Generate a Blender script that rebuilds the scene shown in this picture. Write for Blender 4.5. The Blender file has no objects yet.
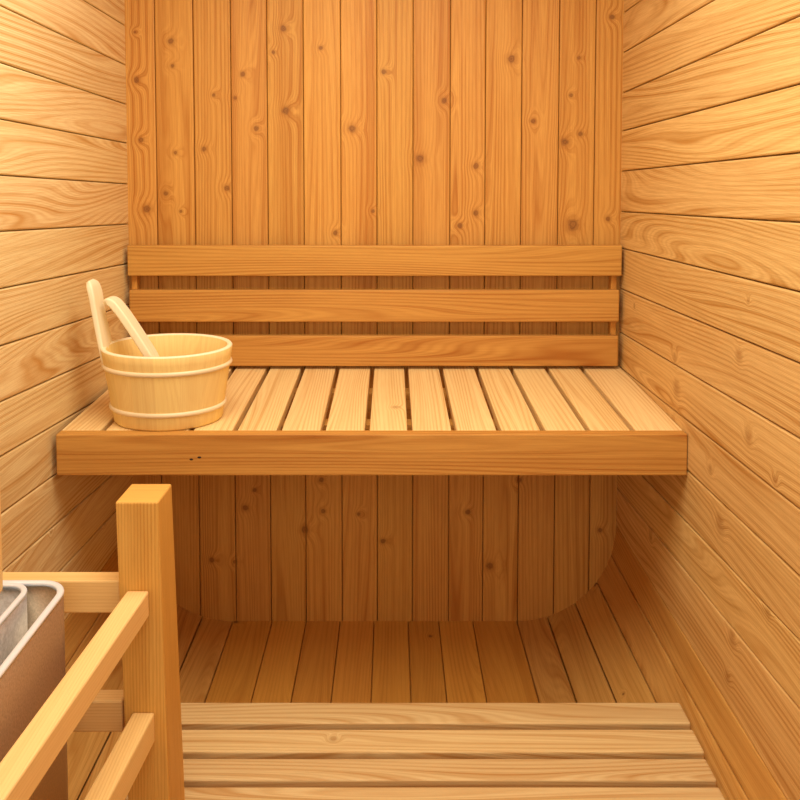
import bpy, bmesh, math, random
from mathutils import Vector, Matrix

random.seed(7)
C = bpy.context.scene.collection
SC = bpy.context.scene

# ------------------------------------------------------------------ camera
cam = bpy.data.cameras.new('camera')
cam.sensor_width = 36.0
cam.lens = 36.0
cam.shift_x = 0.010
cam.shift_y = -0.2413
cam.clip_start = 0.01
cam_o = bpy.data.objects.new('camera', cam)
cam_o.location = (0, 0, 1.33)
cam_o.rotation_euler = (math.radians(90 - 3), 0, 0)
C.objects.link(cam_o)
SC.camera = cam_o

# ------------------------------------------------------------------ light
world = bpy.data.worlds.new('world')
world.use_nodes = True
bg = world.node_tree.nodes['Background']
bg.inputs[0].default_value = (1.0, 0.93, 0.80, 1)
bg.inputs[1].default_value = 0.42
SC.world = world


def area(name, loc, target, sx, sy, power, col):
    l = bpy.data.lights.new(name, 'AREA')
    l.shape = 'RECTANGLE'
    l.size, l.size_y = sx, sy
    l.energy = power
    l.color = col
    o = bpy.data.objects.new(name, l)
    o.location = loc
    d = Vector(target) - Vector(loc)
    o.rotation_euler = d.to_track_quat('-Z', 'Y').to_euler()
    C.objects.link(o)
    return o


area('ceiling_lamp_light', (-0.08, 1.13, 2.11), (-0.08, 1.17, 0), 1.0, 0.9, 19.5, (1.0, 0.95, 0.82))
area('front_fill_light', (0.0, -0.55, 1.55), (0.0, 2.0, 0.9), 1.2, 1.1, 7.0, (1.0, 0.95, 0.84))  # unseen fill light added behind the camera; no doorway is built

SC.view_settings.view_transform = 'Standard'
SC.view_settings.look = 'None'
SC.view_settings.gamma = 1.0
SC.view_settings.use_curve_mapping = False
SC.view_settings.exposure = 0.22


# ------------------------------------------------------------------ materials
class N:
    """tiny node-tree helper"""

    def __init__(self, mat):
        self.t = mat.node_tree
        self.t.nodes.clear()

    def node(self, kind, **kw):
        n = self.t.nodes.new(kind)
        for k, v in kw.items():
            setattr(n, k, v)
        return n

    def put(self, sock, v):
        if hasattr(v, 'is_output') or isinstance(v, bpy.types.NodeSocket):
            self.t.links.new(v, sock)
        else:
            sock.default_value = v

    def math(self, op, a, b=0.0, c=None, clamp=False):
        n = self.node('ShaderNodeMath', operation=op, use_clamp=clamp)
        self.put(n.inputs[0], a)
        self.put(n.inputs[1], b)
        if c is not None:
            self.put(n.inputs[2], c)
        return n.outputs[0]

    def vmath(self, op, a, b=(0, 0, 0)):
        n = self.node('ShaderNodeVectorMath', operation=op)
        self.put(n.inputs[0], a)
        self.put(n.inputs[1], b)
        return n.outputs['Value'] if op in ('LENGTH', 'DISTANCE') else n.outputs[0]

    def comb(self, x, y, z=0.0):
        n = self.node('ShaderNodeCombineXYZ')
        for i, v in enumerate((x, y, z)):
            self.put(n.inputs[i], v)
        return n.outputs[0]

    def noise(self, vec, scale=1.0, detail=2.0, rough=0.5, dist=0.0):
        n = self.node('ShaderNodeTexNoise')
        self.put(n.inputs['Vector'], vec)
        n.inputs['Scale'].default_value = scale
        n.inputs['Detail'].default_value = detail
        n.inputs['Roughness'].default_value = rough
        n.inputs['Distortion'].default_value = dist
        return n.outputs['Fac']

    def rng(self, v, a, b, c=0.0, d=1.0, smooth=False):
        n = self.node('ShaderNodeMapRange')
        n.interpolation_type = 'SMOOTHSTEP' if smooth else 'LINEAR'
        self.put(n.inputs['Value'], v)
        for s, x in zip(('From Min', 'From Max', 'To Min', 'To Max'), (a, b, c, d)):
            n.inputs[s].default_value = x
        return n.outputs[0]

    def mix(self, f, a, b, blend='MIX'):
        n = self.node('ShaderNodeMix', data_type='RGBA', blend_type=blend)
        self.put(n.inputs[0], f)
        self.put(n.inputs[6], a)
        self.put(n.inputs[7], b)
        return n.outputs[2]


def wood(name, light, dark, knot=(0.20, 0.075, 0.02), ring_amt=0.55, knots=(), knot_kind='dark', auto=0.3,
         tint=0.12, rough=0.5, su=0.9, sv=8.0, k1=9.0, k2=45.0, bump=0.25, streak=0.35, fibre=0.22):
    m = bpy.data.materials.new(name)
    m.use_nodes = True
    n = N(m)
    uv = n.node('ShaderNodeUVMap')
    uv.uv_map = 'UVMap'
    sep = n.node('ShaderNodeSeparateXYZ')
    n.put(sep.inputs[0], uv.outputs[0])
    u, v = sep.outputs[0], sep.outputs[1]
    at = n.node('ShaderNodeAttribute')
    at.attribute_name = 'rnd'
    rs = n.node('ShaderNodeSeparateColor')
    n.put(rs.inputs[0], at.outputs['Color'])
    r, g, b = rs.outputs[0], rs.outputs[1], rs.outputs[2]
    oi = n.node('ShaderNodeObjectInfo').outputs['Random']
    ro = n.math('ADD', n.math('MULTIPLY', r, 37.0), n.math('MULTIPLY', oi, 61.0))
    go = n.math('MULTIPLY', g, 53.0)
    uu = n.math('ADD', u, ro)
    vv = n.math('ADD', v, go)
    # large figure of the grain
    big = n.noise(n.comb(n.math('MULTIPLY', uu, su), n.math('MULTIPLY', vv, sv), b), 1.0, 1.0, 0.4, 0.15)
    field = n.math('ADD', n.math('MULTIPLY', big, k1), n.math('MULTIPLY', v, k2))
    # knots: a few set ones plus scattered ones
    dist = None
    p = n.comb(u, v, 0.0)
    for (ku, kv, kr) in knots:
        d = n.vmath('DISTANCE', p, (ku, kv, 0.0))
        d = n.math('MULTIPLY', d, 1.0 / kr)
        dist = d if dist is None else n.math('MINIMUM', dist, d)
    if auto > 0:
        vo = n.node('ShaderNodeTexVoronoi', voronoi_dimensions='2D', feature='F1')
        sc = n.comb(n.math('MULTIPLY', uu, 2.6), n.math('MULTIPLY', vv, 7.0))
        n.put(vo.inputs['Vector'], sc)
        vo.inputs['Scale'].default_value = 1.0
        diff = n.vmath('SUBTRACT', sc, vo.outputs['Position'])
        diff = n.vmath('MULTIPLY', diff, (1 / 2.6, 1 / 7.0, 0.0))
        ln = n.vmath('LENGTH', diff)
        cs = n.node('ShaderNodeSeparateColor')
        n.put(cs.inputs[0], vo.outputs['Color'])
        rad = n.rng(cs.outputs[1], 0, 1, 0.0035, 0.009)
        ad = n.math('DIVIDE', ln, rad)
        off = n.math('MULTIPLY', n.math('GREATER_THAN', cs.outputs[0], auto), 100.0)
        ad = n.math('ADD', ad, off)
        dist = ad if dist is None else n.math('MINIMUM', dist, ad)
    if dist is None:
        n0 = n.node('ShaderNodeValue')
        n0.outputs[0].default_value = 99.0
        dist = n0.outputs[0]
    wob = n.noise(n.comb(n.math('MULTIPLY', u, 60.0), n.math('MULTIPLY', v, 60.0)), 1.0, 2.0)
    dist = n.math('ADD', dist, n.math('MULTIPLY', n.math('SUBTRACT', wob, 0.5), 0.9))
    halo = n.math('EXPONENT', n.math('MULTIPLY', n.math('MULTIPLY', dist, dist), -0.16))
    field = n.math('ADD', field, n.math('MULTIPLY', halo, 1.5))
    sn = n.math('SINE', n.math('MULTIPLY', field, 2 * math.pi))
    s01 = n.math('MULTIPLY_ADD', sn, 0.5, 0.5)
    ring = n.math('POWER', s01, 2.0)
    sf = n.math('SINE', n.math('MULTIPLY', field, 2 * math.pi * 3.7))
    fine = n.math('POWER', n.math('MULTIPLY_ADD', sf, 0.5, 0.5), 1.5)
    ring = n.math('ADD', n.math('MULTIPLY', ring, 0.72), n.math('MULTIPLY', fine, 0.42))
    band = n.noise(n.comb(n.math('MULTIPLY', uu, 1.1), n.math('MULTIPLY', vv, 16.0), 4.0), 1.0, 2.0, 0.6)
    ring = n.math('MULTIPLY', ring, n.rng(band, 0.35, 0.65, 0.35, 1.0, True))
    fib = n.noise(n.comb(n.math('MULTIPLY', uu, 9.0), n.math('MULTIPLY', vv, 420.0)), 1.0, 3.0, 0.65)
    stk = n.noise(n.comb(n.math('MULTIPLY', uu, 0.4), n.math('MULTIPLY', vv, 18.0), 9.0), 1.0, 3.0, 0.6)
    L = (*light, 1)
    D = (*dark, 1)
    col = n.mix(n.math('MULTIPLY', ring, ring_amt, clamp=True), L, D)
    col = n.mix(n.math('MULTIPLY', n.rng(fib, 0.42, 0.72), fibre), col, D)
    col = n.mix(n.math('MULTIPLY', n.rng(stk, 0.48, 0.75, 0, 1, True), streak), col, D)
    if knot_kind == 'dark':
        hal = n.math('MULTIPLY', n.rng(dist, 0.8, 2.0, 0.35, 0.0, True), 1.0)
        col = n.mix(hal, col, (*[0.6 * a + 0.4 * c for a, c in zip(dark, knot)], 1))
        core = n.rng(dist, 0.6, 1.0, 0.88, 0.0, True)
        inner = n.rng(n.math('SINE', n.math('MULTIPLY', dist, 16.0)), -1, 1, 0.6, 1.0)
        col = n.mix(n.math('MULTIPLY', core, inner), col, (*knot, 1))
    else:
        hal = n.rng(dist, 0.3, 2.6, 0.5, 0.0, True)
        col = n.mix(hal, col, (*[0.5 * a + 0.5 * c for a, c in zip(dark, knot)], 1))
    hue = n.node('ShaderNodeHueSaturation')
    n.put(hue.inputs['Color'], col)
    n.put(hue.inputs['Value'], n.rng(b, 0, 1, 1 - tint, 1 + tint * 0.6))
    n.put(hue.inputs['Hue'], n.rng(g, 0, 1, 0.497, 0.502))
    bs = n.node('ShaderNodeBsdfPrincipled')
    n.put(bs.inputs['Base Color'], hue.outputs[0])
    n.put(bs.inputs['Roughness'], n.rng(fib, 0.3, 0.7, rough - 0.06, rough + 0.08))
    bs.inputs['Specular IOR Level'].default_value = 0.28
    h = n.math('ADD', n.math('MULTIPLY', ring, -0.5), n.math('MULTIPLY', fib, 0.8))
    bp = n.node('ShaderNodeBump')
    bp.inputs['Strength'].default_value = bump
    bp.inputs['Distance'].default_value = 0.0015
    n.put(bp.inputs['Height'], h)
    n.put(bs.inputs['Normal'], bp.outputs[0])
    out = n.node('ShaderNodeOutputMaterial')
    n.put(out.inputs[0], bs.outputs[0])
    return m


def plain(name, col, rough=0.5, metal=0.0, noise=None, bump=0.0):
    m = bpy.data.materials.new(name)
    m.use_nodes = True
    n = N(m)
    bs = n.node('ShaderNodeBsdfPrincipled')
    bs.inputs['Base Color'].default_value = (*col, 1)
    bs.inputs['Roughness'].default_value = rough
    bs.inputs['Metallic'].default_value = metal
    if noise:
        tc = n.node('ShaderNodeTexCoord')
        mp = n.node('ShaderNodeMapping')
        n.put(mp.inputs[0], tc.outputs['Object'])
        mp.inputs['Scale'].default_value = noise
        f = n.noise(mp.outputs[0], 1.0, 4.0, 0.6)
        n.put(bs.inputs['Base Color'], n.mix(n.rng(f, 0.3, 0.7), (*[c * 0.78 for c in col], 1),
                                             (*[min(1, c * 1.12) for c in col], 1)))
        n.put(bs.inputs['Roughness'], n.rng(f, 0.3, 0.7, rough - 0.06, rough + 0.08))
        if bump:
            bp = n.node('ShaderNodeBump')
            bp.inputs['Strength'].default_value = bump
            bp.inputs['Distance'].default_value = 0.003
            n.put(bp.inputs['Height'], f)
            n.put(bs.inputs['Normal'], bp.outputs[0])
    out = n.node('ShaderNodeOutputMaterial')
    n.put(out.inputs[0], bs.outputs[0])
    return m


BOARD_KNOTS = [(-0.058, 0.697, 0.006), (0.303, 0.699, 0.004), (-0.582, 0.699, 0.01), (-0.347, 1.036, 0.006), (-0.1, 1.093, 0.005), (0.541, 1.04, 0.01), (-0.12, 0.933, 0.016), (-0.399, 0.783, 0.005), (0.358, 0.936, 0.006)]
BACK_KNOTS = [(1.586,-0.420,0.0085),(1.519,-0.443,0.0065),(1.433,-0.384,0.0085),(1.713,-0.305,0.010),(1.647,-0.333,0.006),(1.482,-0.299,0.0125),(1.659,-0.200,0.0065),(1.433,-0.112,0.012),(1.265,-0.468,0.010),(1.137,-0.162,0.008),(1.199,-0.054,0.006),(1.592,-0.023,0.008),(1.512,0.147,0.010),(1.347,0.079,0.014),(1.327,0.238,0.010),(1.194,0.239,0.010),(1.157,0.193,0.0085),(1.454,0.398,0.0085),(1.527,0.505,0.006),(1.631,0.526,0.006),(1.395,0.489,0.013),(1.418,0.532,0.0085),(1.160,0.515,0.019),(1.177,0.614,0.0085),(1.745,0.617,0.0085),(1.628,0.335,0.013),(1.569,-0.719,0.010),(1.401,-0.710,0.0085),(1.205,-0.697,0.013),(1.609,-0.618,0.0065),(1.678,-0.622,0.010),(1.365,-0.613,0.0065),(1.249,-0.642,0.0085),(1.527,-0.503,0.0065),(1.375,-0.532,0.0085),(1.199,-0.600,0.005),(1.703,-0.722,0.005),(0.337,-0.425,0.010),(0.390,-0.398,0.0065),(0.183,-0.524,0.0085),(0.177,-0.457,0.0065),(0.328,-0.200,0.0085),(0.272,-0.253,0.013),(0.420,-0.205,0.0085),(0.319,-0.096,0.0065),(0.239,-0.026,0.0085),(0.325,0.220,0.0085),(0.420,0.367,0.0085),(0.165,0.284,0.013),(0.272,0.604,0.0085)]
RIGHT_KNOTS = [(1.819,1.538,.008),(1.803,1.471,.013),(1.823,1.380,.009),(1.604,1.360,.007),(1.551,1.268,.012),(1.912,1.282,.009),(1.483,1.076,.010),(1.435,1.485,.009),(1.482,1.623,.009),(2.116,0.809,.008),(1.965,1.046,.008),(1.500,0.989,.007)]
LEFT_KNOTS = [(2.096,1.651,.009),(2.104,1.526,.010),(1.702,1.601,.008),(1.759,1.474,.009),(1.644,1.383,.010),(1.643,1.268,.012),(2.012,1.260,.010),(1.624,1.169,.012),(1.627,1.101,.010),(1.652,1.353,.009)]

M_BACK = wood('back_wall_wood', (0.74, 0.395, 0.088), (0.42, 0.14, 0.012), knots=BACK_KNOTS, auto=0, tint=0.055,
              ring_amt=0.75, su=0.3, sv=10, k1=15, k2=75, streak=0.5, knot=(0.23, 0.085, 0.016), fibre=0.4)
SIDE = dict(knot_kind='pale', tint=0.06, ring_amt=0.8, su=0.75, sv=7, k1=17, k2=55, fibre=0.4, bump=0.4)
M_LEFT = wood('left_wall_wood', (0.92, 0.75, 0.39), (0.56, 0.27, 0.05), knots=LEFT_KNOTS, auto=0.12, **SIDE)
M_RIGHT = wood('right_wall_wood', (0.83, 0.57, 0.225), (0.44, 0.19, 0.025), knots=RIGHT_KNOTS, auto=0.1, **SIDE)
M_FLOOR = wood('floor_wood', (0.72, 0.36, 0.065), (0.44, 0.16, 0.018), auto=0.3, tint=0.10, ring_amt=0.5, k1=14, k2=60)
M_COVE = wood('curved_corner_wood', (0.77, 0.45, 0.125), (0.46, 0.18, 0.022), auto=0.15, tint=0.06, ring_amt=0.65, k1=14, k2=60, fibre=0.35)
M_BENCH = wood('bench_slat_wood', (0.97, 0.75, 0.35), (0.60, 0.29, 0.06), auto=0.05, tint=0.03, ring_amt=0.6, knot_kind='pale', su=0.8, sv=9, k1=13, k2=90)
M_BOARD = wood('bench_board_wood', (0.66, 0.35, 0.078), (0.38, 0.13, 0.014), knots=BOARD_KNOTS, auto=0, tint=0.05, ring_amt=0.85, su=0.6, sv=9, k1=15, k2=60, fibre=0.3)
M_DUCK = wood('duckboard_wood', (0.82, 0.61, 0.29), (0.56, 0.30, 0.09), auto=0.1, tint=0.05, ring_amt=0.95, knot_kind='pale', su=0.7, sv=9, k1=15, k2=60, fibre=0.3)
M_POST = wood('post_wood', (0.80, 0.47, 0.115), (0.48, 0.20, 0.025), auto=0.06, tint=0.04, ring_amt=0.75, su=0.3, sv=7, k1=8, k2=190, bump=0.4, fibre=0.45)
M_RAIL = wood('rail_wood', (0.88, 0.61, 0.25), (0.64, 0.36, 0.10), auto=0.0, tint=0.04, ring_amt=0.55, su=0.3, sv=7, k1=8, k2=190)
M_PALE = wood('pale_bucket_wood', (0.95, 0.72, 0.28), (0.76, 0.47, 0.15), auto=0.0, tint=0.05, ring_amt=0.35, su=2.2, sv=8, k1=10, k2=60, fibre=0.3, streak=0.25, bump=0.08)
M_CREAM = wood('cream_handle_wood', (0.97, 0.88, 0.60), (0.86, 0.66, 0.32), auto=0.0, tint=0.02, ring_amt=0.25, su=1.0, sv=6, k1=6, k2=60, fibre=0.2, streak=0.1, bump=0.05)
M_HOOP = plain('pale_hoop_wood', (0.93, 0.74, 0.46), 0.4, noise=(6, 6, 60))
M_DARKGAP = plain('gap_backing_wood', (0.16, 0.065, 0.018), 0.8)
M_STEEL = plain('brushed_steel', (0.56, 0.43, 0.29), 0.5, 1.0, noise=(300, 300, 300))
M_LINER = plain('matt_steel_liner', (0.60, 0.60, 0.60), 0.5, 0.8, noise=(200, 200, 200))
M_RIM = plain('polished_steel_rim', (0.86, 0.92, 1.0), 0.30, 0.35)
M_STONE = plain('sauna_stone', (0.085, 0.07, 0.055), 0.8, noise=(40, 40, 40), bump=0.8)
M_HOLE = plain('nail_hole_black', (0.02, 0.012, 0.006), 0.8)


# ------------------------------------------------------------------ mesh helpers
def new_bm():
    bm = bmesh.new()
    bm.loops.layers.uv.new('UVMap')
    bm.loops.layers.float_color.new('rnd')
    return bm


def rnd3():
    return (random.random(), random.random(), random.random(), 1.0)


def paint(bm, faces, axis, seed=None):
    """wood coordinates in metres: u runs along `axis`, v across it"""
    uvl = bm.loops.layers.uv['UVMap']
    rl = bm.loops.layers.float_color['rnd']
    seed = seed or rnd3()
    a, b = [i for i in (0, 1, 2) if i != axis]
    for f in faces:
        nrm = f.normal
        end = abs(nrm[axis]) > 0.8
        for lp in f.loops:
            co = lp.vert.co
            if end:
                lp[uvl].uv = (co[a] * 0.3, co[b])
            elif abs(nrm[a]) > abs(nrm[b]):
                lp[uvl].uv = (co[axis], co[b] + f.calc_center_median()[a])
            else:
                lp[uvl].uv = (co[axis], co[a] + (0 if axis != 1 or True else 0))
            lp[rl] = seed


def hexa(bm, bottom, top, axis, seed=None):
    """eight corners: bottom ring (4) and top ring (4), same order"""
    vs = [bm.verts.new(p) for p in bottom] + [bm.verts.new(p) for p in top]
    fs = [bm.faces.new([vs[i] for i in q]) for q in
          ((3, 2, 1, 0), (4, 5, 6, 7), (0, 1, 5, 4), (1, 2, 6, 5), (2, 3, 7, 6), (3, 0, 4, 7))]
    bmesh.ops.recalc_face_normals(bm, faces=fs)
    bm.normal_update()
    paint(bm, fs, axis, seed)
    return fs


def box(bm, x0, x1, y0, y1, z0, z1, axis, seed=None):
    return hexa(bm, [(x0, y0, z0), (x1, y0, z0), (x1, y1, z0), (x0, y1, z0)],
                [(x0, y0, z1), (x1, y0, z1), (x1, y1, z1), (x0, y1, z1)], axis, seed)


def obj(name, bm, mat, parent=None, bevel=0.0, seg=2, smooth=False, mats=None):
    me = bpy.data.meshes.new(name)
    bm.to_mesh(me)
    bm.free()
    o = bpy.data.objects.new(name, me)
    for mm in (mats or [mat]):
        me.materials.append(mm)
    C.objects.link(o)
    if parent:
        o.parent = parent
    if bevel:
        md = o.modifiers.new('bevel', 'BEVEL')
        md.width = bevel
        md.segments = seg
        md.limit_method = 'ANGLE'
        md.angle_limit = math.radians(35)
    if smooth:
        for p in me.polygons:
            p.use_smooth = True
    return o


def thing(name, label, cat, loc=(0, 0, 0), group=None):
    o = bpy.data.objects.new(name, None)
    o.location = loc
    o.empty_display_size = 0.1
    C.objects.link(o)
    tag(o, label, cat, group)
    return o


def tag(o, label, cat, group=None):
    o['label'] = label
    o['category'] = cat
    if group:
        o['group'] = group
    return o


def at0(o, parent):
    """part meshes are built in world coordinates; shift them under the thing's base"""
    o.location = -Vector(parent.location)
    return o


def structure(o):
    o['kind'] = 'structure'
    return o


# ------------------------------------------------------------------ the room
XL, XR, YB, YF, ZC = -0.75, 0.65, 2.27, -0.60, 2.15
RC = 0.285           # radius of the curved corner between wall and floor
G = 0.0014           # half gap between boards
T = 0.014            # board thickness

# back wall: upright boards
seams = [-0.77, -0.6674, -0.5595, -0.4544, -0.3522, -0.2499, -0.1448, -0.0426, 0.0596, 0.1647, 0.2641, 0.3664, 0.4715, 0.5737, 0.67]
bm = new_bm()
for a, b in zip(seams[:-1], seams[1:]):
    box(bm, a + 0.0009, b - 0.0009, YB, YB + T, -0.03, ZC, 2)
box(bm, -0.80, 0.70, YB + T, YB + T + 0.02, -0.05, ZC, 2)
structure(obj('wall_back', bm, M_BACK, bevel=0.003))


def side_wall(name, X, sgn, lines, mat):
    """boards along the room; sgn = +1 for the right wall (outside is +x)"""
    bm = new_bm()
    for (z0, m0), (z1, m1) in zip(lines[:-1], lines[1:]):
        q = []
        for y in (YF, YB + 0.004):
            q.append((y, z0 + m0 * (y - YB) + G, z1 + m1 * (y - YB) - G))
        xo = X + sgn * T
        ring = lambda x: [(x, q[0][0], q[0][1]), (x, q[1][0], q[1][1]), (x, q[1][0], q[1][2]), (x, q[0][0], q[0][2])]
        hexa(bm, ring(X), ring(xo), 1)
    # curved corner boards: from z = RC round to the floor
    n = 5
    cx = X - sgn * RC
    arc = math.pi / 2 / n
    for k in range(n):
        a0 = k * arc + G / RC
        a1 = (k + 1) * arc - G / RC
        sub = 6
        seed = rnd3()
        uvl = bm.loops.layers.uv['UVMap']
        rl = bm.loops.layers.float_color['rnd']
        pin, pout = [], []
        for i in range(sub + 1):
            a = a0 + (a1 - a0) * i / sub
            c, s = math.cos(a), math.sin(a)
            pin.append((cx + sgn * RC * c, RC - RC * s, RC * a))
            pout.append((cx + sgn * (RC + T) * c, RC - (RC + T) * s, RC * a))
        vin = [[bm.verts.new((p[0], y, p[1])) for p in pin] for y in (YF, YB + 0.004)]
        vout = [[bm.verts.new((p[0], y, p[1])) for p in pout] for y in (YF, YB + 0.004)]
        fs = []

        def face(vs, uvs):
            f = bm.faces.new(vs)
            for lp, w in zip(f.loops, uvs):
                lp[uvl].uv = w
                lp[rl] = seed
            f.smooth = True
            f.material_index = 1
            fs.append(f)
        y0, y1 = YF, YB
        for i in range(sub):
            va, vb = pin[i][2], pin[i + 1][2]
            face([vin[0][i], vin[1][i], vin[1][i + 1], vin[0][i + 1]], [(y0, va), (y1, va), (y1, vb), (y0, vb)])
            face([vout[0][i], vout[0][i + 1], vout[1][i + 1], vout[1][i]], [(y0, va), (y0, vb), (y1, vb), (y1, va)])
            face([vin[0][i], vin[0][i + 1], vout[0][i + 1], vout[0][i]], [(0, va), (0, vb), (0, vb), (0, va)])
            face([vin[1][i], vout[1][i], vout[1][i + 1], vin[1][i + 1]], [(0, va), (0, va), (0, vb), (0, vb)])
        for i in (0, sub):
            va = pin[i][2]
            face([vin[0][i], vout[0][i], vout[1][i], vin[1][i]], [(y0, va), (y0, va), (y1, va), (y1, va)])
        bmesh.ops.recalc_face_normals(bm, faces=fs)
    # solid backing behind the boards
    xo = X + sgn * T
    lo, hi = min(xo, xo + sgn * 0.02), max(xo, xo + sgn * 0.02)
    box(bm, lo, hi, YF, YB, -0.02, ZC, 1)
    return structure(obj(name, bm, mat, bevel=0.003, mats=[mat, M_COVE]))


left_lines = [(0.285, 0.0), (0.382, -0.06), (0.485, -0.082), (0.5985, -0.0813), (0.7104, -0.0797), (0.8186, -0.0754),
              (0.9319, -0.0681), (1.0498, -0.0578), (1.1623, -0.0546), (1.2764, -0.0467), (1.3922, -0.0360),
              (1.5017, -0.0346), (1.6117, -0.0340), (1.722, -0.030), (1.832, -0.022), (1.942, -0.015), (2.05, -0.008), (2.15, 0)]
right_lines = [(0.285, 0.0), (0.3974, -0.0620), (0.5086, -0.0605), (0.64, -0.033), (0.752, -0.028),
               (0.8528, -0.040), (0.9780, -0.0350), (1.0938, -0.0335), (1.1978, -0.0410), (1.3123, -0.0379),
               (1.4260, -0.0341), (1.5332, -0.0360), (1.6456, -0.0280), (1.757, -0.024), (1.868, -0.018), (1.98, -0.010), (2.07, -0.005), (2.15, 0)]
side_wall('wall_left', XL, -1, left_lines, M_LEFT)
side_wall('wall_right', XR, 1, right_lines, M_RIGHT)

# floor: boards running away from the viewer
bm = new_bm()
fx = [XL + RC - 0.0, -0.3500, -0.2507, -0.1514, -0.0521, 0.0472, 0.1365, 0.2357, XR - RC]
for a, b in zip(fx[:-1], fx[1:]):
    box(bm, a + 0.0009, b - 0.0009, YF, YB + 0.004, -T, 0, 1)
box(bm, XL, XR, YF, YB, -0.04, -T, 1)
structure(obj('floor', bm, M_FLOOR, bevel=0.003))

bm = new_bm()
x = XL - 0.02
while x < XR + 0.02:
    box(bm, x + G, min(x + 0.104, XR + 0.03) - G, YF, YB + 0.03, ZC, ZC + T, 1)
    x += 0.104
structure(obj('ceiling', bm, M_BACK, bevel=0.002))

# ------------------------------------------------------------------ bench
bench = thing('sauna_bench', 'wide slatted wooden bench across the back wall, under the bucket', 'bench', (-0.04, 2.0, 0.64))
gx = [-0.6443, -0.5462, -0.4481, -0.35, -0.2519, -0.1538, -0.0557, 0.0401, 0.1382, 0.2386, 0.3367, 0.437, 0.5373]
edges = [-0.7375] + gx + [0.6490]
gap = 0.0056
YS0, YS1, ZS0, ZS1 = 1.7540, 2.262, 0.7400, 0.7570
for i, (a, b) in enumerate(zip(edges[:-1], edges[1:])):
    a2 = a + (gap if i else 0.0)
    b2 = b - (gap if i < len(edges) - 2 else 0.0)
    bm = new_bm()
    th = 0.026
    hexa(bm, [(a2, YS0, ZS0 - th), (b2, YS0, ZS0 - th), (b2, YS1, ZS1 - th), (a2, YS1, ZS1 - th)],
         [(a2, YS0, ZS0), (b2, YS0, ZS0), (b2, YS1, ZS1), (a2, YS1, ZS1)], 1)
    at0(obj('slat', bm, M_BENCH, bench, bevel=0.003), bench)
bm = new_bm()
box(bm, -0.7375, 0.6490, 1.725, 1.7535, 0.6480, 0.7405, 0)
fascia = at0(obj('front_board', bm, M_BOARD, bench, bevel=0.003), bench)
for (hx, hz, r) in ((-0.4406, 0.6845, 0.0030), (-0.4229, 0.689, 0.0032)):
    bm = bmesh.new()
    bmesh.ops.create_icosphere(bm, subdivisions=2, radius=r, matrix=Matrix.Translation((hx, 1.7252, hz)) @ Matrix.Diagonal((1.5, 0.25, 0.8, 1)))
    obj('nail_hole', bm, M_HOLE, fascia)
for yy in (1.86, 2.10):
    bm = new_bm()
    z = ZS0 + (ZS1 - ZS0) * (yy - YS0) / (YS1 - YS0) - 0.026
    box(bm, -0.735, 0.636, yy, yy + 0.045, z - 0.055, z - 0.0005, 0)
    at0(obj('cross_batten', bm, M_BOARD, bench, bevel=0.002), bench)
for (a, b) in ((XL + 0.0005, XL + 0.030), (XR - 0.030, XR - 0.0008)):
    bm = new_bm()
    box(bm, a, b, 1.76, 2.262, 0.640, 0.700 if a < 0 else 0.700, 1)
    at0(obj('wall_ledger', bm, M_BOARD, bench, bevel=0.002), bench)

# ------------------------------------------------------------------ backrest
backrest = thing('backrest', 'wooden backrest of three wide horizontal boards above the bench', 'backrest', (-0.04, 2.262, 0.77))
for (x0, x1, z0, z1) in ((-0.7385, 0.6415, 1.0206, 1.106), (-0.735, 0.6356, 0.891, 0.981), (-0.735, 0.6345, 0.7655, 0.8514)):
    bm = new_bm()
    box(bm, x0, x1, 2.220, 2.242, z0, z1, 0)
    at0(obj('board', bm, M_BOARD, backrest, bevel=0.003), backrest)
for xx in (-0.735, 0.618):
    bm = new_bm()
    box(bm, xx, xx + 0.016, 2.2425, 2.2695, 0.775, 1.095, 2)
    at0(obj('upright', bm, M_FLOOR, backrest, bevel=0.002), backrest)

# ------------------------------------------------------------------ duckboard
duck = thing('duckboard', 'slatted wooden foot platform on the floor in front of the bench', 'duckboard', (0.07, 1.5, 0.002))
ys = 1.7186
rows = [(1.6578, 1.5930), (1.5760, 1.5120), (1.4955, 1.4400), (1.4245, 1.3610)]
rx = [0.617, 0.614, 0.609, 0.606]
for (ya, yb), r in zip(rows, rx):
    bm = new_bm()
    box(bm, -0.485, r, yb, ya, 0.154, 0.180, 0)
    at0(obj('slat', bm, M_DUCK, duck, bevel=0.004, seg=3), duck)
for xx in (-0.355, 0.05, 0.47):
    bm = new_bm()
    box(bm, xx, xx + 0.04, 1.365, 1.64, 0.050 if xx > 0.4 else (0.006 if xx < 0 else 0.001), 0.1535, 1)
    at0(obj('joist', bm, M_FLOOR, duck, bevel=0.002), duck)

# ------------------------------------------------------------------ guard rail round the heater
guard = thing('guard_rail', 'wooden post and rail guard standing beside the steel heater', 'railing', (-0.404, 1.285, 0.0))
PX0, PX1, PY0, PY1 = -0.4385, -0.3705, 1.24, 1.332
bm = new_bm()
hexa(bm, [(PX0 + 0.018, PY0, 0.012), (PX1 + 0.018, PY0, 0.012), (PX1 + 0.018, PY1, 0.012), (PX0 + 0.018, PY1, 0.012)],
     [(PX0, PY0, 0.797), (PX1, PY0, 0.797), (PX1, PY1 - 0.012, 0.795), (PX0, PY1 - 0.012, 0.795)], 2)
at0(obj('post', bm, M_POST, guard, bevel=0.003), guard)
DX = 0.064
YN = 0.34
bm = new_bm()
box(bm, -0.4815, -0.4135, YN - 0.09, YN - 0.002, 0.001, 0.8022, 2)
at0(obj('post', bm, M_POST, guard, bevel=0.003), guard)


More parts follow.
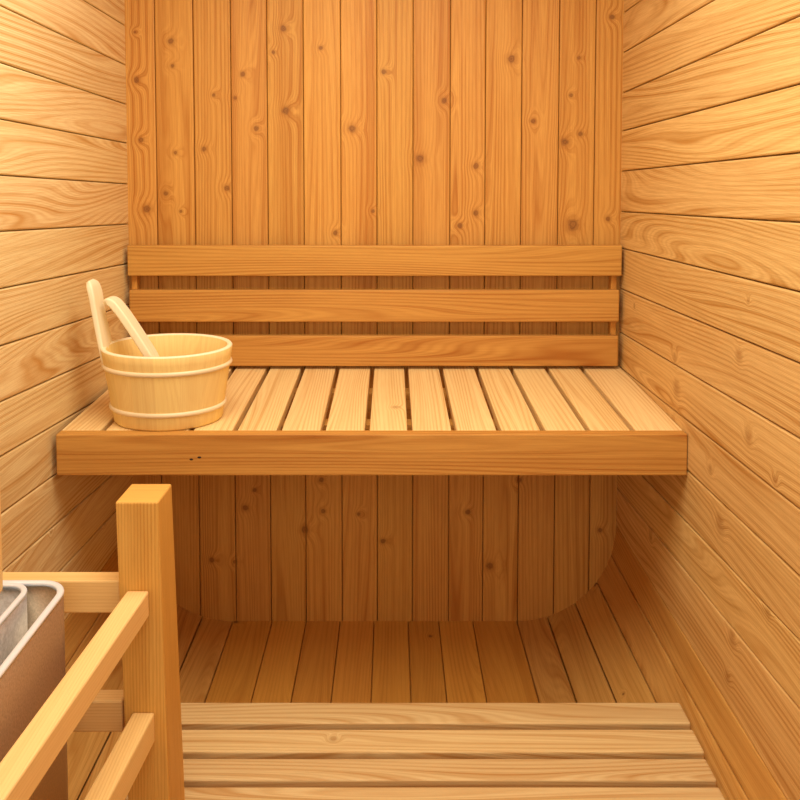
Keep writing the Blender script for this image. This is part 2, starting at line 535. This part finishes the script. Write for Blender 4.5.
def near_rail(x0, x1, z0, z1):
    bm = new_bm()
    sh = -DX * (PY0 - YN)
    hexa(bm, [(x0 + sh, YN, z0), (x1 + sh, YN, z0), (x1, PY0 - 0.0005, z0), (x0, PY0 - 0.0005, z0)],
         [(x0 + sh, YN, z1), (x1 + sh, YN, z1), (x1, PY0 - 0.0005, z1), (x0, PY0 - 0.0005, z1)], 1)
    at0(obj('side_rail', bm, M_RAIL, guard, bevel=0.003), guard)


near_rail(-0.4216, -0.3865, 0.6120, 0.6540)
near_rail(-0.4158, -0.3805, 0.4050, 0.4535)
for z0, z1 in ((0.6055, 0.6600), (0.4055, 0.4590)):
    bm = new_bm()
    box(bm, XL + 0.001, PX0 - 0.0005, 1.258, 1.288, z0, z1, 0)
    at0(obj('back_rail', bm, M_RAIL, guard, bevel=0.003), guard)


# ------------------------------------------------------------------ heater
def rrect(x0, x1, y0, y1, r, n=8):
    pts = []
    for (cx, cy, a0) in ((x1 - r, y1 - r, 0), (x0 + r, y1 - r, 90), (x0 + r, y0 + r, 180), (x1 - r, y0 + r, 270)):
        for i in range(n + 1):
            a = math.radians(a0 + 90 * i / n)
            pts.append((cx + r * math.cos(a), cy + r * math.sin(a)))
    return pts


def shell(x0, x1, y0, y1, r, z0, z1, th, floor_z):
    """open box with rounded corners, wall thickness th and a floor inside at floor_z"""
    bm = new_bm()
    rings = []
    for (ins, z) in ((0, z0), (0, z1), (th, z1), (th, floor_z)):
        p = rrect(x0 + ins, x1 - ins, y0 + ins, y1 - ins, max(r - ins, 0.004))
        rings.append([bm.verts.new((a, b, z)) for a, b in p])
    k = len(rings[0])
    for A, B in zip(rings[:-1], rings[1:]):
        for i in range(k):
            f = bm.faces.new([A[i], A[(i + 1) % k], B[(i + 1) % k], B[i]])
            f.smooth = A[i].co.z != B[i].co.z
    bm.faces.new(list(reversed(rings[0])))
    bm.faces.new(rings[-1])
    bmesh.ops.recalc_face_normals(bm, faces=bm.faces[:])
    return bm


def rim(x0, x1, y0, y1, r, z, w, h):
    """rolled lip running round the top edge"""
    bm = new_bm()
    prof = []
    for i in range(9):
        a = math.pi * i / 8
        prof.append((w / 2 - w / 2 * math.cos(a), h * math.sin(a)))
    prof += [(w, -h), (0, -h)]
    rings = []
    for (ins, dz) in prof:
        p = rrect(x0 + ins, x1 - ins, y0 + ins, y1 - ins, max(r - ins, 0.003))
        rings.append([bm.verts.new((a, b, z + dz)) for a, b in p])
    k = len(rings[0])
    for A, B in zip(rings, rings[1:] + rings[:1]):
        for i in range(k):
            f = bm.faces.new([A[i], A[(i + 1) % k], B[(i + 1) % k], B[i]])
            f.smooth = True
    bmesh.ops.recalc_face_normals(bm, faces=bm.faces[:])
    return bm


HX0, HX1, HY0, HY1, HZ = -0.728, -0.500, 0.78, 1.222, 0.6755
heater = thing('sauna_heater', 'open topped stainless steel sauna heater inside the wooden guard', 'heater', (-0.617, 1.0, 0.24))
at0(obj('outer_casing', shell(HX0, HX1, HY0, HY1, 0.045, 0.24, HZ, 0.006, 0.50), M_STEEL, heater), heater)
at0(obj('casing_rim', rim(HX0 - 0.0008, HX1 + 0.0008, HY0 - 0.0008, HY1 + 0.0008, 0.0458, HZ + 0.003, 0.0105, 0.003), M_RIM, heater), heater)
LX0, LX1, LY0, LY1 = -0.718, -0.557, 0.86, 1.2125
at0(obj('stone_basket', shell(LX0, LX1, LY0, LY1, 0.032, 0.5015, HZ + 0.001, 0.005, 0.555), M_LINER, heater), heater)
at0(obj('basket_rim', rim(LX0 - 0.0008, LX1 + 0.0008, LY0 - 0.0008, LY1 + 0.0008, 0.0328, HZ + 0.0035, 0.009, 0.003), M_RIM, heater), heater)
bm = new_bm()
box(bm, XL + 0.001, HX0 + 0.002, 0.90, 1.10, 0.30, 0.60, 2)
at0(obj('wall_bracket', bm, M_STEEL, heater, bevel=0.002), heater)

STONES = [(-0.600, 1.170, 0.600, 0.031, 'dark stone in the back corner of the heater basket'),
          (-0.660, 1.160, 0.604, 0.034, 'dark stone against the back of the heater basket'),
          (-0.603, 1.100, 0.602, 0.032, 'dark stone along the right edge of the heater basket'),
          (-0.662, 1.085, 0.603, 0.034, 'dark stone in the middle of the heater basket'),
          (-0.632, 1.130, 0.648, 0.026, 'dark stone on top of the pile in the heater basket'),
          (-0.605, 1.025, 0.603, 0.033, 'dark stone nearer the viewer in the heater basket')]
for (sx, sy, sz, sr, lab) in STONES:
    bm = bmesh.new()
    bmesh.ops.create_icosphere(bm, subdivisions=3, radius=sr)
    rr = random.Random(sx * 1000 + sy)
    ph = [rr.uniform(0, 6.28) for _ in range(6)]
    for v in bm.verts:
        d = v.co.normalized()
        k = 1 + 0.10 * math.sin(3.1 * d.x * 1.7 + ph[0]) + 0.09 * math.sin(4.3 * d.y + ph[1]) + 0.07 * math.sin(6 * d.z + 3 * d.x + ph[2])
        v.co = Vector((d.x * k * sr, d.y * k * sr * 0.9, d.z * k * sr * 0.85))
    o = obj('heater_stone', bm, M_STONE, smooth=True)
    o.location = (sx, sy, sz + 0.012)
    tag(o, lab, 'stone', 'stones in the heater basket')

# short wooden stick standing on the stones (only its right edge is in view)
bm = new_bm()
box(bm, -0.016, 0.016, -0.010, 0.010, 0.0, 0.20, 2)
st = obj('wooden_stick', bm, M_RAIL, bevel=0.005, seg=3)
st.location = (-0.6010, 1.165, 0.689)
tag(st, 'pale wooden stick standing up over the heater at the left edge', 'stick')

# ------------------------------------------------------------------ bucket
slope = math.atan2(ZS1 - ZS0, YS1 - YS0) * 0.8
BX, BY = -0.5195, 1.835
BZ = ZS0 + (BY - YS0) * math.tan(slope) + 0.0014
bucket = thing('sauna_bucket', 'round pale wooden water bucket standing on the left of the bench', 'bucket', (BX, BY, BZ))
bucket.rotation_euler = (slope, 0, 0)
H, RB, RT, TH = 0.172, 0.1235, 0.1495, 0.0125
OV = 0.76           # the bucket is a little oval, narrower front to back


def rad(z):
    return RB + (RT - RB) * z / H


def lathe(prof, seg=96, staves=16, closed=False, oval=0.76):
    bm = new_bm()
    uvl = bm.loops.layers.uv['UVMap']
    rl = bm.loops.layers.float_color['rnd']
    seeds = [rnd3() for _ in range(staves)]
    rings = []
    for (r, z) in prof:
        rings.append([bm.verts.new((r * math.cos(2 * math.pi * i / seg), r * oval * math.sin(2 * math.pi * i / seg), z)) for i in range(seg)])
    pairs = list(zip(range(len(prof) - 1), range(1, len(prof))))
    if closed:
        pairs.append((len(prof) - 1, 0))
    for a, b in pairs:
        for i in range(seg):
            j = (i + 1) % seg
            f = bm.faces.new([rings[a][i], rings[a][j], rings[b][j], rings[b][i]])
            f.smooth = True
            s = seeds[int(i * staves / seg) % staves]
            t0, t1 = 2 * math.pi * i / seg * 0.14, 2 * math.pi * (i + 1) / seg * 0.14
            for lp, w in zip(f.loops, ((prof[a][1], t0), (prof[a][1], t1), (prof[b][1], t1), (prof[b][1], t0))):
                lp[uvl].uv = w
                lp[rl] = s
    return bm, rings


prof = [(rad(0) - 0.012, 0.0), (rad(0) - 0.003, 0.0), (rad(0.004), 0.004)]
prof += [(rad(z), z) for z in (0.03, 0.06, 0.09, 0.12, 0.15)]
prof += [(rad(H) - 0.0005, H - 0.003), (rad(H) - 0.003, H), (rad(H) - TH + 0.003, H), (rad(H) - TH, H - 0.003)]
prof += [(rad(z) - TH, z) for z in (0.12, 0.08, 0.04, 0.018)]
bm, rings = lathe(prof)
bm.faces.new(list(reversed(rings[0])))
for f in bm.faces:
    if f.calc_center_median().z > H - 0.002:
        f.material_index = 1          # sawn stave tops, paler: light from above put into their colour
obj('staves', bm, M_PALE, bucket, mats=[M_PALE, M_CREAM])
bm, rings = lathe([(rad(0.018) - TH - 0.0004, 0.006), (rad(0.018) - TH - 0.0004, 0.018)], staves=1)
f1 = bm.faces.new(rings[1])
f0 = bm.faces.new(list(reversed(rings[0])))
paint(bm, [f1, f0], 0)
obj('bottom', bm, M_PALE, bucket)
for zc in (0.131, 0.0365):
    R0 = rad(zc)
    prof = [(R0 - 0.001 + 0.0062 * math.cos(a), zc + 0.0058 * math.sin(a)) for a in [2 * math.pi * i / 12 for i in range(12)]]
    bm, rings = lathe(prof, closed=True, staves=1)
    obj('hoop', bm, M_HOOP, bucket)


def ribbon(path, width, mat, name, parent, rim_y=None, bevel=0.003):
    """path = [(x, z, thickness, halfwidth)]: a bent board, its width along y, in the parent's coordinates"""
    bm = new_bm()
    uvl = bm.loops.layers.uv['UVMap']
    rl = bm.loops.layers.float_color['rnd']
    seed = rnd3()
    # resample smoothly
    P = []
    n = len(path)
    for i in range(n - 1):
        p0 = path[max(i - 1, 0)]
        p1, p2 = path[i], path[i + 1]
        p3 = path[min(i + 2, n - 1)]
        for k in range(5):
            t = k / 5
            P.append([0.5 * ((2 * b) + (-a + c) * t + (2 * a - 5 * b + 4 * c - d) * t * t + (-a + 3 * b - 3 * c + d) * t ** 3)
                      for a, b, c, d in zip(p0, p1, p2, p3)])
    P.append(list(path[-1]))
    rings = []
    L = 0
    Ls = []
    m = 6
    for i, p in enumerate(P):
        a = P[max(i - 1, 0)]
        b = P[min(i + 1, len(P) - 1)]
        tx, tz = b[0] - a[0], b[1] - a[1]
        ln = math.hypot(tx, tz) or 1
        nx, nz = tz / ln, -tx / ln
        if i:
            L += math.hypot(p[0] - P[i - 1][0], p[1] - P[i - 1][1])
        Ls.append(L)
        th, hw = p[2] / 2, p[3]
        e = min(th, 0.004)
        ring = []
        # rounded rectangle in (normal, y)
        for (sa, sb, a0) in ((1, 1, 0), (-1, 1, 90), (-1, -1, 180), (1, -1, 270)):
            for q in range(4):
                an = math.radians(a0 + 30 * q)
                u_ = sa * (th - e) + e * math.cos(an)
                v_ = sb * (hw - e) + e * math.sin(an)
                ring.append((p[0] + nx * u_, v_, p[1] + nz * u_))
        rings.append([bm.verts.new(c) for c in ring])
    k = len(rings[0])
    for ri in range(len(rings) - 1):
        A, B = rings[ri], rings[ri + 1]
        for i in range(k):
            j = (i + 1) % k
            f = bm.faces.new([A[i], A[j], B[j], B[i]])
            f.smooth = True
            for lp, vert_i, l in zip(f.loops, (i, j, j, i), (Ls[ri], Ls[ri], Ls[ri + 1], Ls[ri + 1])):
                c = lp.vert.co
                lp[uvl].uv = (l, c.y + 0.3 * c.x)
                lp[rl] = seed
    fa = bm.faces.new(list(reversed(rings[0])))
    fb = bm.faces.new(rings[-1])
    for f in (fa, fb):
        for lp in f.loops:
            lp[uvl].uv = (0, lp.vert.co.y)
            lp[rl] = seed
    bmesh.ops.recalc_face_normals(bm, faces=bm.faces[:])
    o = obj(name, bm, mat, parent)
    o.modifiers.new('normals', 'WEIGHTED_NORMAL')
    return o


# tall stave handle on the left rim
hp = [(-0.1435, 0.128, 0.011, 0.029), (-0.1480, 0.163, 0.012, 0.034), (-0.1560, 0.205, 0.013, 0.032),
      (-0.1640, 0.250, 0.013, 0.031), (-0.1685, 0.280, 0.014, 0.031), (-0.1745, 0.300, 0.014, 0.027), (-0.182, 0.309, 0.010, 0.016)]
hp = [(x * 0.965, z * 1.037, t, w * 0.93) for x, z, t, w in hp]
ribbon(hp, 0, M_CREAM, 'handle', bucket)

# ------------------------------------------------------------------ ladle in the bucket
ladle = thing('ladle', 'pale wooden ladle leaning in the bucket, its handle above the rim', 'ladle', (BX + 0.03, BY - 0.005, BZ + 0.02))
off = (-BX - 0.03, -BZ - 0.02)
lp_ = [(-0.6775, 1.003, 0.008, 0.014), (-0.6730, 1.010, 0.015, 0.021), (-0.6600, 1.006, 0.018, 0.025), (-0.6420, 0.985, 0.018, 0.026), (-0.6230, 0.957, 0.018, 0.026),
       (-0.6000, 0.921, 0.018, 0.026), (-0.5740, 0.878, 0.018, 0.025), (-0.548, 0.832, 0.015, 0.018), (-0.540, 0.815, 0.014, 0.016)]
lp_ = [(x * 0.976 + 0.004 + off[0], 1.33 - 0.976 * (1.33 - z) + off[1], t, w * 0.9) for x, z, t, w in lp_]
ribbon(lp_, 0, M_CREAM, 'handle', ladle)
pr = [(0.010, 0.0), (0.030, 0.004), (0.042, 0.016), (0.046, 0.034), (0.0465, 0.046), (0.0415, 0.046), (0.040, 0.032), (0.034, 0.016), (0.020, 0.008), (0.006, 0.0065)]
bm, rings = lathe(pr, seg=40, staves=1, oval=1.0)
f1 = bm.faces.new(rings[-1])
f0 = bm.faces.new(list(reversed(rings[0])))
bw = obj('bowl', bm, M_PALE, ladle)
bw.location = (0.035, 0, 0.002)
